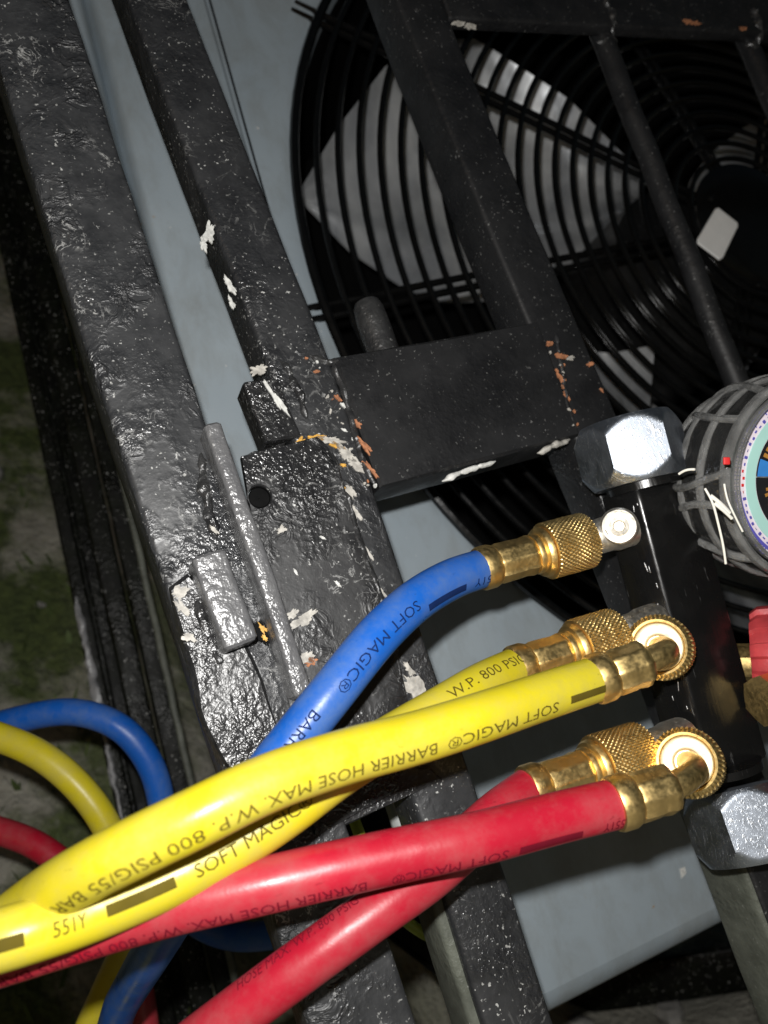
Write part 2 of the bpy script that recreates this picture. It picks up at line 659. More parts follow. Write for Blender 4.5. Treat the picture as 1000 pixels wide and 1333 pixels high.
def front_panel():
    h0, h1, z0, z1 = .118, .90, -.152, .62
    seg = 128
    V, Fs = [], []
    for lev, (rr, dd) in enumerate(((FR + .004, .0), (FR - .002, .002), (FR - .004, .008), (FR - .004, .05))):
        for k in range(seg):
            a = 2 * math.pi * k / seg
            V.append(W(FC[0] + rr * math.cos(a), FC[1] + rr * math.sin(a), DU + dd))
    for lev in range(3):
        for k in range(seg):
            k2 = (k + 1) % seg
            Fs.append((lev * seg + k, lev * seg + k2, (lev + 1) * seg + k2, (lev + 1) * seg + k))
    o = len(V)
    for k in range(seg):
        a = 2 * math.pi * k / seg
        dx, dz = math.cos(a), math.sin(a)
        tx = ((h1 - FC[0]) if dx > 0 else (h0 - FC[0])) / dx if abs(dx) > 1e-6 else 1e9
        tz = ((z1 - FC[1]) if dz > 0 else (z0 - FC[1])) / dz if abs(dz) > 1e-6 else 1e9
        tt = min(tx, tz)
        V.append(W(FC[0] + dx * tt, FC[1] + dz * tt, DU))
    for k in range(seg):
        k2 = (k + 1) % seg
        Fs.append((k, k2, o + k2, o + k))
    # missing corners
    for ch, cz in ((h0, z0), (h1, z0), (h1, z1), (h0, z1)):
        best = None
        for k in range(seg):
            k2 = (k + 1) % seg
            p, q = V[o + k], V[o + k2]
            ph, pz = (p - C0).dot(H), (p - C0).z
            qh, qz = (q - C0).dot(H), (q - C0).z
            c1 = abs(ph - ch) < 1e-6 and abs(qz - cz) < 1e-6
            c2 = abs(qh - ch) < 1e-6 and abs(pz - cz) < 1e-6
            if c1 or c2:
                V.append(W(ch, cz, DU))
                Fs.append((o + k, o + k2, len(V) - 1))
    # turned lip along the bottom
    lip = [(0, 0), (-.003, .0008), (-.008, .004), (-.011, .009), (-.012, .02), (-.012, .045)]
    rows = []
    for dz, dd in lip:
        rows.append([W(h0 + (h1 - h0) * i / 20, z0 + dz, DU + dd) for i in range(21)])
    b = len(V)
    V += [p for r in rows for p in r]
    for i in range(len(rows) - 1):
        for j in range(20):
            Fs.append((b + i * 21 + j, b + i * 21 + j + 1, b + (i + 1) * 21 + j + 1, b + (i + 1) * 21 + j))
    return V, Fs


v, f = front_panel()
obj('front_panel', v, f, M['machine'], ac)
# corner panel left of the seam, with the crease along its outer edge
rows = []
for hh, dd in ((.1155, .012), (.1155, .0012), (.1140, 0), (.0605, 0), (.0585, .0012), (.0568, .005), (.0550, .011), (.0530, .006), (.0510, .0015), (.0490, .0004), (.0460, .0004), (.0447, .0015), (.0442, .005), (.0442, .022)):
    rows.append([W(hh, .62 - (.62 + .055) * i / 24, DU + dd) for i in range(25)])
V = [p for r in rows for p in r]
Fs = [(i * 25 + j, i * 25 + j + 1, (i + 1) * 25 + j + 1, (i + 1) * 25 + j) for i in range(len(rows) - 1) for j in range(24)]
obj('corner_panel', V, Fs, M['machine'], ac)
v, f = hbox(.110, .121, -.05, .62, DU + .0035, DU + .0055, .0005)
obj('seam_strip', v, f, M['machine'], ac)
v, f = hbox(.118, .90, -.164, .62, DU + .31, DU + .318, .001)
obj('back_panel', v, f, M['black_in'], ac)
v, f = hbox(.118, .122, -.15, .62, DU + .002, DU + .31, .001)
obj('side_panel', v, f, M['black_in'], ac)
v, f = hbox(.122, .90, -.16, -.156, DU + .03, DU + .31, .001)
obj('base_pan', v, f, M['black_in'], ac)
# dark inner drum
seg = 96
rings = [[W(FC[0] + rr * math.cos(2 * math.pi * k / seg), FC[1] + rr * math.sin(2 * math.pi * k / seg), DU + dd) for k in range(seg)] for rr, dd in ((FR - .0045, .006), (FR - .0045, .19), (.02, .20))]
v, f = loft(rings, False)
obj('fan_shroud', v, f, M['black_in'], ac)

guard = thing('fan_guard', '', '', Vector((0, 0, 0)))
for k_ in ('label', 'category'):
    del guard[k_]
bpy.data.objects.remove(guard)
# the guard: a part of the unit, every ring and spoke a piece of its own
v, f = revolve(W(FC[0], FC[1], DU - .0150), N, [(0, .034), (.0006, .043), (.0016, .045), (.0030, .045), (.0038, .042)], 56)
guard = obj('fan_guard', v, f, M['guard'], ac, label='round black wire guard over the fan')


def ring_mesh(rad, wire, D, seg=120, s2=8):
    rr = []
    for k in range(seg):
        a = 2 * math.pi * k / seg
        c = W(FC[0] + rad * math.cos(a), FC[1] + rad * math.sin(a), D)
        e = H * math.cos(a) + Z * math.sin(a)
        rr.append([c + e * (wire * math.cos(2 * math.pi * j / s2)) + N * (wire * math.sin(2 * math.pi * j / s2)) for j in range(s2)])
    return loft(rr, False, True)


nr = 22
for i in range(nr):
    rad = FR - .001 - i * (FR - .050) / (nr - 1)
    dome = DU - .0035 - .010 * (1 - (rad / FR) ** 2)
    v, f = ring_mesh(rad, .0026 if i == 0 else .0017, dome)
    obj('ring', v, f, M['guard'], guard)


def pol(px, py, D):
    a, b = hz(px, py, D)
    return math.hypot(a - FC[0], b - FC[1]), math.atan2(b - FC[1], a - FC[0])


sp1 = pol(640, 128, DU - .006)[1]
sp2 = pol(500, 387, DU - .004)[1]
nsp = 8
for k in range(nsp):
    a = sp1 + 2 * math.pi * k / nsp
    if k == 1:
        a = sp2
    e = H * math.cos(a) + Z * math.sin(a)
    tdir = -H * math.sin(a) + Z * math.cos(a)
    parts = []
    for o_ in (-.0032, .0032):
        pts = [W(*FC, 0) + e * r_ + tdir * o_ + N * (DU + .0002 - .010 * (1 - (r_ / FR) ** 2)) for r_ in np.linspace(.040, FR + (.014 if o_ > 0 else .014), 16)]
        parts.append(tube(pts, .0019, 7))
    v, f = merge(*parts)
    obj('spoke', v, f, M['guard'], guard)

# fan: blade traced from the photograph, then turned round the hub
DB = DU + .055
upper = [(845, 235), (740, 128), (620, 50), (560, 52), (505, 82), (440, 165), (393, 243)]
lower = [(838, 268), (745, 348), (640, 390), (580, 394), (530, 376), (455, 325), (395, 262)]
DEN_U, DEN_L = .040, .105


def densify(pts, n):
    s = [0]
    for a, b in zip(pts, pts[1:]):
        s.append(s[-1] + math.hypot(a[0] - b[0], a[1] - b[1]))
    q = np.linspace(0, s[-1], n)
    return list(zip(np.interp(q, s, [p[0] for p in pts]), np.interp(q, s, [p[1] for p in pts])))


nb, ns_ = 30, 26
up_ = densify(upper, nb)
lo_ = densify(lower, nb)
grid = []
for i in range(nb):
    k = i / (nb - 1)
    tip = 1 - max(0, (k - .6) / .4) * .75
    mid = (DEN_U + DEN_L) / 2
    A = on(*up_[i], DU + mid + (DEN_U - mid) * tip)
    B = on(*lo_[i], DU + mid + (DEN_L - mid) * tip)
    row = []
    for j in range(ns_ + 1):
        t_ = j / ns_
        row.append(A.lerp(B, t_) + N * ((.016 * math.sin(math.pi * t_) - .006 * math.exp(-((t_ - .38) / .09) ** 2) - .005 * math.exp(-((t_ - .75) / .08) ** 2)) * tip))
    grid.append(row)
axis_p = W(FC[0], FC[1], 0)


def blade_mesh(turn):
    rot = Matrix.Rotation(turn, 3, N)
    V, Fs = [], []
    for off in (0, .0022):
        for row in grid:
            for p in row:
                V.append(axis_p + rot @ (p + N * off - axis_p))
    w_ = ns_ + 1
    o = nb * w_
    for i in range(nb - 1):
        for j in range(ns_):
            a = i * w_ + j
            Fs.append((a, a + 1, a + w_ + 1, a + w_))
            Fs.append((o + a, o + a + w_, o + a + w_ + 1, o + a + 1))
    edge = [(i * w_) for i in range(nb)] + [(nb - 1) * w_ + j for j in range(1, w_)] + [i * w_ + ns_ for i in range(nb - 2, -1, -1)] + [j for j in range(ns_ - 1, 0, -1)]
    for a, b in zip(edge, edge[1:] + edge[:1]):
        Fs.append((a, b, o + b, o + a))
    return V, Fs


v, f = revolve(W(*FC, DU + .035), N, [(0, .02), (.001, .060), (.004, .066), (.03, .068), (.09, .068), (.092, .02)], 48)
fan = obj('fan', v, f, M['motor'], ac, label='pale bladed fan on a black motor behind the guard')
for k in range(3):
    v, f = blade_mesh(-R(120) * k)
    obj('blade', v, f, M['blade'], fan)
# sticker on the motor
cs = [hz(*q, DU - .016) for q in ((934, 268), (963, 291), (940, 339), (907, 314))]
rc_ = []
for k in range(4):
    p_, q_, n_ = cs[k - 1], cs[k], cs[(k + 1) % 4]
    for e_ in (p_, n_):
        rc_.append((q_[0] + (e_[0] - q_[0]) * .07, q_[1] + (e_[1] - q_[1]) * .07))
v, f = slab(rc_, DU - .0158, DU - .0149, r=.0004)
obj('sticker', v, f, M['sticker'], guard, label='blank white sticker on the black centre of the guard')
for dx, dz in ((-.03, .02), (.02, -.03), (.035, .03), (-.02, -.04)):
    v, f = revolve(W(FC[0] + dx, FC[1] + dz, DU - .0165), N, [(0, .0005), (.0003, .0018), (.001, .0022), (.002, .0022)], 12)
    obj('screw', v, f, M['guard'], guard)
# white fleck on the panel
h_, z_ = hz(889, 1136, DU)
v, f = slab([(h_ - .0018, z_ - .002), (h_ + .0015, z_ - .001), (h_ + .002, z_ + .002), (h_ - .001, z_ + .0022)], DU - .0006, DU + .0002, r=.0003)
obj('fleck', v, f, M['whitechip'], ac)

# ------------------------------------------------------------------ the cage in front of the machine
cage = thing('cage_frame', 'black painted steel bar cage standing in front of the grey unit', 'cage', W(.2, -.308, DC))


def chip(px, py, D, size, mat, parent, ang=0, ratio=2.2, n=44, thick=.00022):
    ch, cz = hz(px, py, D)
    pts = []
    seed = random.uniform(0, 100)
    for k in range(n):
        a = 2 * math.pi * k / n
        r_ = size * (1 + .75 * noise.noise(Vector((math.cos(a) * 1.7, math.sin(a) * 1.7, seed))) + .45 * noise.noise(Vector((math.cos(a) * 5, math.sin(a) * 5, seed))) + .14 * noise.noise(Vector((math.cos(a) * 12, math.sin(a) * 12, seed))))
        x, y = r_ * math.cos(a) * ratio, r_ * math.sin(a)
        pts.append((ch + x * math.cos(ang) - y * math.sin(ang), cz + x * math.sin(ang) + y * math.cos(ang)))
    rings = [[W(*p, D + .0004) for p in pts], [W(*p, D - thick) for p in pts]]
    v, f = loft(rings)
    return obj('paint_chip', v, f, mat, parent, smooth=False)


def bead(pts, r, parent, mat=None, lump=.35, step=.0005, name='weld'):
    pp = spline(pts, step)
    L = len(pp)
    ph = random.uniform(0, 6)

    def rad(t_):
        i = t_ * (L - 1)
        e = min(1, min(t_, 1 - t_) * L / 7 + .2)
        return r * e * (1 + lump * .05 * math.sin(i * .75 + ph) + lump * .8 * noise.noise(Vector((i * .12, ph, 0))))
    v, f = tube(pp, rad, 9)
    v = [wob(wob(q, r * .8, 140), r * .35, 420) + N * (r * .45) for q in v]
    return obj(name, v, f, mat or M['weld'], parent)


# posts
B_ST = [(.42, .040, .0620), (.25, .0535, .0757), (.10, .0685, .0910), (.02, .0735, .0945), (-.07, .0783, .0995), (-.11, .0795, .1008), (-.308, .090, .111)]
v, f = beam(B_ST, DC, .0225)
obj('post', v, f, M['post'], cage)
C_ST = [(.42, .1585, .181), (.26, .1635, .1855), (.15, .1705, .1932), (.074, .1765, .199), (-.01, .182, .2045), (-.093, .1865, .209), (-.308, .197, .2195)]
v, f = beam(C_ST, DC, .0225)
obj('post', v, f, M['smooth'], cage)
v, f = beam([(-.055, .1826, .2069), (-.093, .1852, .209), (-.308, .1957, .2195)], DC + .001, .024)  # only its left side shows, olive colour painting bounced light
obj('lower_lit_side', v, f, M['dusty_lit'], cage, label='lower post side in olive grey, dust plus light painted into the colour')
v, f = beam([(-.055, .0745, .094), (-.11, .0765, .0985), (-.308, .086, .108)], DC + .0035, .021)  # set back behind the black front, olive colour reads as a lit side
obj('lower_lit_side', v, f, M['dusty_lit'], cage)
v, f = hbox(.187, .62, .2525, .281, DC + .0005, DC + .0075, .0015, .0002, 40)
obj('top_rail', v, f, M['smooth'], cage)
v, f = hbox(.112, .62, -.300, -.276, DC + .001, DC + .0225, .002, .0002, 40)
obj('bottom_rail', v, f, M['smooth'], cage)
for hh in (.2740, .3685, .4630, .5575):
    pts = [W(hh + .0004 * math.sin(i), .262 - (.262 + .29) * i / 60, DC + .009) for i in range(61)]
    v, f = tube(pts, .0051, 14)
    obj('bar', [wob(q, .0002) for q in v], f, M['smooth'], cage)
    bead([W(hh - .006, .2495, DC + .006), W(hh, .2485, DC + .0045), W(hh + .006, .2495, DC + .006)], .0016, cage)
    bead([W(hh + .001, .268, DC - .0002), W(hh + .0015, .258, DC - .0004), W(hh + .002, .249, DC + .004)], .0017, cage, lump=.8)

# receiver box between the posts
pc = [hz(440, 468, DC), hz(692, 421, DC), hz(748, 566, DC), hz(497, 634, DC)]
v, f = slab([(.0915, .1035), (.1770, .1075), (.1785, .0600), (.0945, .0548)], DC - .0022, DC + .020, .0002, .0012)
obj('receiver_box', v, f, M['smooth'], cage)
# peg standing above it
pt = P(476, 392, .292)
ax = (Z * 1 + H * -.05).normalized()
v, f = revolve(pt - ax * .05, ax, [(0, .0062), (.02, .0062), (.04, .0062), (.046, .006), (.049, .0048), (.0505, .002)], 20)
obj('peg', [wob(q, .0006, 150) for q in v], f, M['weld'], cage)
# keeper plate with a hole over the post
pk = [hz(312, 598, DC), hz(412, 572, DC), hz(436, 600, DC), hz(446, 640, DC), hz(500, 790, DC), hz(548, 1008, DC), hz(402, 1090, DC)]
hole_c = hz(338, 647, DC - .003)


def holed_plate(corners, hc, hr, D0, D1):
    """outline polygon with a round hole, as rays from the hole's centre"""
    seg = 72
    outer = []
    for k in range(seg):
        a = 2 * math.pi * k / seg
        dx, dz = math.cos(a), math.sin(a)
        best = 1e9
        for i in range(len(corners)):
            p, q = corners[i], corners[(i + 1) % len(corners)]
            ex, ez = q[0] - p[0], q[1] - p[1]
            den = dx * ez - dz * ex
            if abs(den) < 1e-12:
                continue
            t_ = ((p[0] - hc[0]) * ez - (p[1] - hc[1]) * ex) / den
            s_ = ((p[0] - hc[0]) * dz - (p[1] - hc[1]) * dx) / den
            if t_ > 0 and -1e-6 <= s_ <= 1 + 1e-6:
                best = min(best, t_)
        outer.append((hc[0] + dx * best, hc[1] + dz * best))
    inner = [(hc[0] + hr * math.cos(2 * math.pi * k / seg), hc[1] + hr * math.sin(2 * math.pi * k / seg)) for k in range(seg)]
    mids = []
    for t_ in (.15, .3, .5, .75, .97):
        mids.append([(i[0] + (o[0] - i[0]) * t_, i[1] + (o[1] - i[1]) * t_) for i, o in zip(inner, outer)])
    rings = [[wob(W(*p, D1), .0002) for p in inner], [wob(W(*p, D0 + .0005), .0002) for p in inner]]
    inn2 = [(hc[0] + (hr + .0004) * math.cos(2 * math.pi * k / seg), hc[1] + (hr + .0004) * math.sin(2 * math.pi * k / seg)) for k in range(seg)]
    rings.append([wob(W(*p, D0), .0002) for p in inn2])
    for m_ in mids:
        rings.append([wob(W(*p, D0), .0002) for p in m_])
    rings.append([wob(W(*p, D0 + .0006), .0002) for p in outer])
    rings.append([wob(W(*p, D1), .0002) for p in outer])
    rings.append([wob(W(*p, D1 + .0001), .0002) for p in inner])
    return loft(rings, False)


v, f = holed_plate(pk, hole_c, .0036, DC - .0036, DC - .0003)
obj('keeper_plate', v, f, M['plate'], cage)
v, f = revolve(W(*hole_c, DC - .0030), N, [(0, .0033), (.0012, .0034), (.0016, .0034), (.0016, .0002)], 28, cap=False)  # black disc painting the shade of a deep hole
obj('hole_shade_disc', v, f, M['black_in'], cage)
# lower flange behind the hoses
v, f = slab([hz(300, 1010, DC), hz(560, 1000, DC), hz(575, 1015, DC), hz(425, 1086, DC), hz(330, 1090, DC)], DC - .001, DC + .004, .0002)
obj('lower_flange', v, f, M['plate'], cage)
# stub lug on the left of the post
lh, lz = hz(347, 540, DC + .004)
v, f = box3(W(lh + .001, lz, DC + .006), H, N, (Z - H * .12).normalized(), .0125, .014, .022, .0012, .0005)
obj('stub_lug', v, f, M['plate'], cage)
bead([on(322, 592, DC - .0005), on(345, 590, DC - .001), on(372, 575, DC - .001)], .0013, cage)
# welds
bead([on(366, 470, DC - .0006), on(380, 486, DC - .0012), on(392, 512, DC - .0012), on(398, 545, DC - .001)], .0015, cage, lump=.7)
bead([on(430, 470, DC - .0006), on(444, 500, DC - .0012), on(455, 535, DC - .001), on(470, 590, DC - .0012), on(492, 634, DC - .0012)], .0012, cage, lump=.6)
bead([on(450, 640, DC - .0036), on(480, 735, DC - .0036), on(508, 810, DC - .0036)], .0010, cage, lump=.5)
bead([on(722, 432, DC - .002), on(731, 470, DC - .0018), on(738, 520, DC - .0018), on(752, 566, DC - .0016)], .0009, cage, lump=.7)
bead([on(404, 462, DC - .0003), on(425, 470, DC - .0006), on(445, 468, DC - .002)], .0014, cage, lump=.7)
# paint chips, filler and rust
for a in ((271, 305, DC, .0017, 'whitechip', 1.2, 2.4), (265, 318, DC, .0010, 'whitechip', 1.6, 2.4), (300, 372, DC, .0009, 'whitechip', 1.9, 3.2), (302, 395, DC, .0007, 'whitechip', 1.7, 3),
          (336, 482, DC - .0003, .0017, 'filler', 0.3, 1.6), (360, 520, DC - .003, .0011, 'whitechip', 1.9, 5.0)):
    chip(a[0], a[1], a[2], a[3], M[a[4]], cage, a[5], a[6])
for a in ((388, 577, .0009, 'ochre', .5, 3.2), (412, 570, .0010, 'ochre', -.1, 3.0), (438, 580, .0009, 'ochre', -.7, 2.6), (428, 573, .0013, 'filler', -.2, 3.4),
          (452, 592, .0019, 'filler', -1.0, 2.0), (462, 605, .0016, 'filler', -.8, 1.6), (447, 606, .0006, 'ochre', -.5, 2.0), (456, 640, .0013, 'filler', -1.2, 2.0), (462, 668, .0010, 'filler', -1.15, 3.2),
          (478, 718, .0005, 'filler', -1.15, 7), (497, 770, .0005, 'filler', -1.15, 6), (446, 634, .0005, 'ochre', -1.1, 2), (440, 518, .0006, 'rust', -1.1, 2.2), (447, 528, .0008, 'whitechip', -1.0, 1.3),
          (500, 905, .0006, 'filler', -1.2, 6), (540, 895, .0024, 'filler', -1.2, 2.2), (548, 912, .0011, 'ochre', -.9, 1.6), (533, 872, .0010, 'filler', -1.2, 2.5)):
    chip(a[0], a[1], DC - .0002, a[2], M[a[3]], cage, a[4], a[5], thick=.0004)
for a in ((395, 806, .0016, 'filler', .3, 2.6), (380, 800, .0009, 'filler', .4, 2.6), (405, 862, .0012, 'rust', .2, 1.8), (396, 858, .0017, 'filler', .2, 1.8), (365, 690, .0012, 'filler', .3, 1.3), (440, 760, .0006, 'whitechip', 2, 2), (385, 745, .0004, 'whitechip', 2, 2.4), (420, 700, .0004, 'whitechip', 2.4, 2.4), (470, 880, .0005, 'whitechip', 2.4, 3)):
    chip(a[0], a[1], DC - .0036, a[2], M[a[3]], cage, a[4], a[5])
for a in ((466, 552, .0009, 'rust', -1.2, 2.0), (474, 580, .0009, 'rust', -1.15, 4.6), (484, 612, .0007, 'rust', -1.15, 4.0)):
    chip(a[0], a[1], DC - .0022, a[2], M[a[3]], cage, a[4], a[5])
for a in ((716, 447, .0010, 'rust', .1, 1.4), (730, 463, .0011, 'rust', -.3, 2.0), (733, 476, .0007, 'rust', .2, 1.5), (742, 466, .0010, 'filler', 0, 1.6), (768, 474, .0009, 'rust', .2, 2.0), (730, 492, .0007, 'rust', -1.3, 3.2), (738, 516, .0007, 'rust', -1.3, 3.2), (783, 508, .0006, 'rust', -1, 1.5)):
    chip(a[0], a[1], DC - .0022 if a[0] < 741 else DC - .0002, a[2], M[a[3]], cage, a[4], a[5])
for k in range(26):
    t_ = random.random()
    px_, py2 = 405 + 90 * t_ + random.uniform(-8, 8), 470 + 180 * t_ + random.uniform(-12, 12)
    chip(px_, py2, DC - .0022 if px_ > 470 else DC - .0002, random.uniform(.0002, .0005), M[random.choice(['rust', 'filler', 'whitechip', 'filler'])], cage, random.uniform(0, 3), random.uniform(1, 2.5), n=16)
for k in range(14):
    t_ = random.random()
    px_, py2 = 716 + 30 * t_ + random.uniform(-4, 12), 440 + 120 * t_
    chip(px_, py2, DC - .0024, random.uniform(.0002, .00045), M[random.choice(['rust', 'rust', 'filler'])], cage, random.uniform(0, 3), random.uniform(1, 2.5), n=16)
# bare streaks along the receiver box's lower edge and the rail
for q in ((590, 620, 'whitechip', .0011), (612, 612, 'whitechip', .0011), (632, 604, 'whitechip', .0009), (730, 577, 'filler', .0012), (715, 583, 'filler', .0011)):
    bead([on(q[0] - 14, q[1] + 5, DC - .001), on(q[0], q[1], DC - .0014), on(q[0] + 14, q[1] - 6, DC - .001)], q[3], cage, M[q[2]], .5, name='bare_edge')
for q in ((598, 30, 'filler'), (612, 34, 'filler'), (895, 28, 'rust'), (905, 30, 'rust'), (968, 37, 'rust')):
    chip(q[0], q[1], DC + .0004, .0012, M[q[2]], cage, .1, 2.4)

# ------------------------------------------------------------------ the cage door at the left, with its padlock lugs
door = thing('cage_door', 'wrinkled black painted cage door post with two padlock lugs at the left', 'gate', W(.02, -.308, DC))
A_ST = [(.42, -.011, .021), (.25, .003, .0327), (.12, .0122, .041), (.04, .0195, .0462), (-.07, .0288, .0575), (-.308, .048, .077)]
v, f = beam(A_ST, DC - .002, .03, .0018, amp=.0003)
obj('post', v, f, M['door'], door)


def lug(p0, p1, thick, prot, name, mat, base_d, holes=False, amp=.0006):
    """flat tab welded edge-on to the post: p0,p1 pixel ends of the lit edge, protruding towards the viewer"""
    a = on(p0[0], p0[1], base_d - prot)
    b = on(p1[0], p1[1], base_d - prot)
    ax = (b - a)
    L = ax.length
    ax.normalize()
    side = ax.cross(N).normalized()
    v, f = box3((a + b) / 2 + N * (prot / 2), side, N, ax, thick, prot, L, min(.0014, thick * .3), amp, 14)
    return obj(name, v, f, mat, door)


lug((276, 548), (398, 905), .0054, .014, 'long_lug', M['lug'], DC)
lug((272, 718), (314, 840), .0098, .017, 'short_lug', M['lug'], DC - .001)
v, f = slab([hz(*q_, DC - .004) for q_ in ((222, 768), (246, 748), (300, 800), (345, 890), (372, 985), (300, 1010), (262, 930), (238, 850))], DC - .0052, DC - .001, .0011, .0014)
obj('lug_base', v, f, M['weld'], door)
bead([on(262, 590, DC - .002), on(266, 640, DC - .0024), on(283, 700, DC - .002)], .0017, door, M['weld'], .5)
bead([on(255, 780, DC - .0052), on(272, 830, DC - .0052), on(292, 868, DC - .0052)], .0016, door, M['weld'], .5)
# fastening slot with primer showing
chip(339, 822, DC - .0053, .0019, M['black_in'], door, -1.2, 1.9)
chip(341, 818, DC - .0057, .0007, M['ochre'], door, -1.2, 3.0)
chip(344, 830, DC - .0057, .0006, M['ochre'], door, -1.0, 2.0)
chip(236, 790, DC - .006, .0015, M['filler'], door, -1.0, 1.8)
chip(234, 772, DC - .0052, .0014, M['filler'], door, .6, 1.8)
chip(246, 830, DC - .0062, .0012, M['filler'], door, -.8, 1.6)
chip(279, 690, DC - .0052, .0006, M['filler'], door, -1.1, 3)
chip(232, 632, DC - .0022, .0011, M['door'], door, 0, 1.1)

# ------------------------------------------------------------------ the older bars of the cage side, out of focus at the left
side = thing('side_grille', 'dark weathered side grille of upright bars receding behind the door post', 'grille', Vector((P(60, 700, .5).x, P(60, 700, .5).y, .0)))
for (px, py, d, wd, mk) in ((140, 950, .47, .009, 'old'), (160, 950, .52, .012, 'old'), (186, 950, .455, .013, 'old'), (222, 960, .445, .012, 'old'), (233, 950, .43, .004, 'dusty_lit'), (-20, 950, .55, .012, 'old'), (96, 700, .52, .008, 'old')):
    c = P(px, py, d)
    lo, hi = .0, c.z + .6
    mid = (lo + hi) / 2
    v, f = box3(Vector((c.x, c.y, mid)), H, N, Z, wd, wd, hi - lo, .0015, .0006, 80)
    obj('bar', v, f, M[mk], side)
# added pale strip that paints a highlight down the nearest bar
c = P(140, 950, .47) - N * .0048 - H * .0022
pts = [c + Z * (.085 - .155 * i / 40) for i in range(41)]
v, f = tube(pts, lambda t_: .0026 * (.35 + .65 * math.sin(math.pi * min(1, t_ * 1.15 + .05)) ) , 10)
obj('glint_strip', [wob(wob(q_, .0022, 160), .0009, 500) for q_ in v], f, M['glint'], side)

# ------------------------------------------------------------------ hoses
HR = .00625


def hose_path(ctrl):
    return spline([P(*c) for c in ctrl], .0015)


def cum(pts):
    s = [0.0]
    for a, b in zip(pts, pts[1:]):
        s.append(s[-1] + (b - a).length)
    return np.array(s)


def arc_at(pts, s, px, py, lo, hi):
    d = ray(px, py).normalized()
    best, bs = 1e9, 0
    for p, q in zip(pts, s):
        if lo <= q <= hi:
            e = (p - C0) - d * (p - C0).dot(d)
            if e.length < best:
                best, bs = e.length, q
    return bs


FONT = {}


def text_mesh(s):
    if s not in FONT:
        cu = bpy.data.curves.new('print', 'FONT')
        cu.body = s
        cu.size = 1.0
        cu.offset = .0
        cu.resolution_u = 2
        to = bpy.data.objects.new('print_tmp', cu)
        COL.objects.link(to)
        dg = bpy.context.evaluated_depsgraph_get()
        me = bpy.data.meshes.new_from_object(to.evaluated_get(dg))
        bpy.data.objects.remove(to)
        FONT[s] = me
    return FONT[s]


def wrap_print(pts, s, text, s_a, s_b, height, phi, mat, parent, rad=HR, name='print'):
    """lettering laid on the hose from arc length s_a to s_b (reading that way), cap height in metres, phi = lift towards letter tops"""
    bm = bmesh.new()
    if text == '#':                          # solid printed block
        vs = [bm.verts.new((x, y, 0)) for x, y in ((0, 0), (1, 0), (1, .7), (0, .7))]
        bm.faces.new(vs)
    else:
        bm.from_mesh(text_mesh(text))
    xs = [q.co.x for q in bm.verts]
    x0, x1 = min(xs), max(xs)
    L = abs(s_b - s_a)
    sc = L / (x1 - x0)
    capk = height / .7
    for k in range(1, 8):
        y = -.1 + k * .11
        bmesh.ops.bisect_plane(bm, geom=bm.verts[:] + bm.edges[:] + bm.faces[:], plane_co=(0, y, 0), plane_no=(0, 1, 0))
    if text == '#':
        for k in range(1, 16):
            bmesh.ops.bisect_plane(bm, geom=bm.verts[:] + bm.edges[:] + bm.faces[:], plane_co=(k / 16, 0, 0), plane_no=(1, 0, 0))
    sgn = 1 if s_b > s_a else -1
    arr = np.array(pts)
    V = []
    for q in bm.verts:
        u = s_a + sgn * (q.co.x - x0) * sc
        vv = (q.co.y - .35) * capk
        c = Vector([np.interp(u, s, arr[:, k]) for k in range(3)])
        c2 = Vector([np.interp(u + .002, s, arr[:, k]) for k in range(3)])
        c1 = Vector([np.interp(u - .002, s, arr[:, k]) for k in range(3)])
        T = (c2 - c1).normalized() * sgn
        n_ = (C0 - c).normalized()
        n_ = (n_ - T * n_.dot(T)).normalized()
        up = n_.cross(T)
        th = phi + vv / rad
        V.append(c + (n_ * math.cos(th) + up * math.sin(th)) * (rad + .00009))
    bm.verts.index_update()
    Fs = [tuple(l.index for l in f_.verts) for f_ in bm.faces]
    bm.free()
    return obj(name, V, Fs, mat, parent, smooth=False)


def knurl(amp, n, s0, pitch):
    def rf(th, s, r, i):
        u = th * n / (2 * math.pi)
        vv = (s - s0) / pitch
        a = abs(((u + vv) % 1) - .5) * 2
        b = abs(((u - vv) % 1) - .5) * 2
        return r + amp * (min(a, b) * 1.4 - .3)
    return rf


def flutes(n, amp):
    def rf(th, s, r, i):
        return r * (1 - amp * abs(math.sin(n * th / 2)) ** .5 + amp * .5)
    return rf


def ferrule(c, ax, parent, L=.030, front=False):
    """crimped brass sleeve; c = hose end"""
    v, f = revolve(c - ax * .0016, ax, [(0, .0060), (.0004, .0068), (.0012, .0071), (.0045, .0071), (.0058, .0066), (.0066, .0060)], 40)
    obj('ferrule_collar', v, f, M['brass'], parent)
    e = L
    v, f = revolve(c, ax, [(.0045, .0050), (.0047, .0062), (.0056, .0065), (.010, .0064), (e - .004, .0062), (e - .0016, .0066), (e - .0002, .0064), (e + .0012, .005)], 60, flutes(9, .09), up=U)
    obj('ferrule', v, f, M['brass'], parent)


def nut(c, ax, parent, L=.0125, r=.0092):
    """knurled brass nut, c = its hose-side end, ax towards the port"""
    prof = [(0, .0050), (.0002, .0064), (.0012, .0068), (.0024, .0066), (.0028, .0078), (.0036, .0083), (.0046, .0084)]
    v, f = revolve(c, ax, prof, 48)
    nt_ = obj('nut', v, f, M['brass'], parent)
    n = 34
    k0 = .0048
    prof = [(k0, r * .86), (k0 + .0003, r * .97)] + [(k0 + .0004 + (L - k0) * k / n, r) for k in range(n + 1)] + [(L + .0008, r * .95), (L + .0011, r * .6)]
    kn = knurl(.00042, 40, k0, .0019)
    v, f = revolve(c, ax, prof, 320, lambda th, s, r_, i: kn(th, s, r_, i) if r_ == r else r_)
    obj('knurl', v, f, M['brass'], nt_)
    return nt_


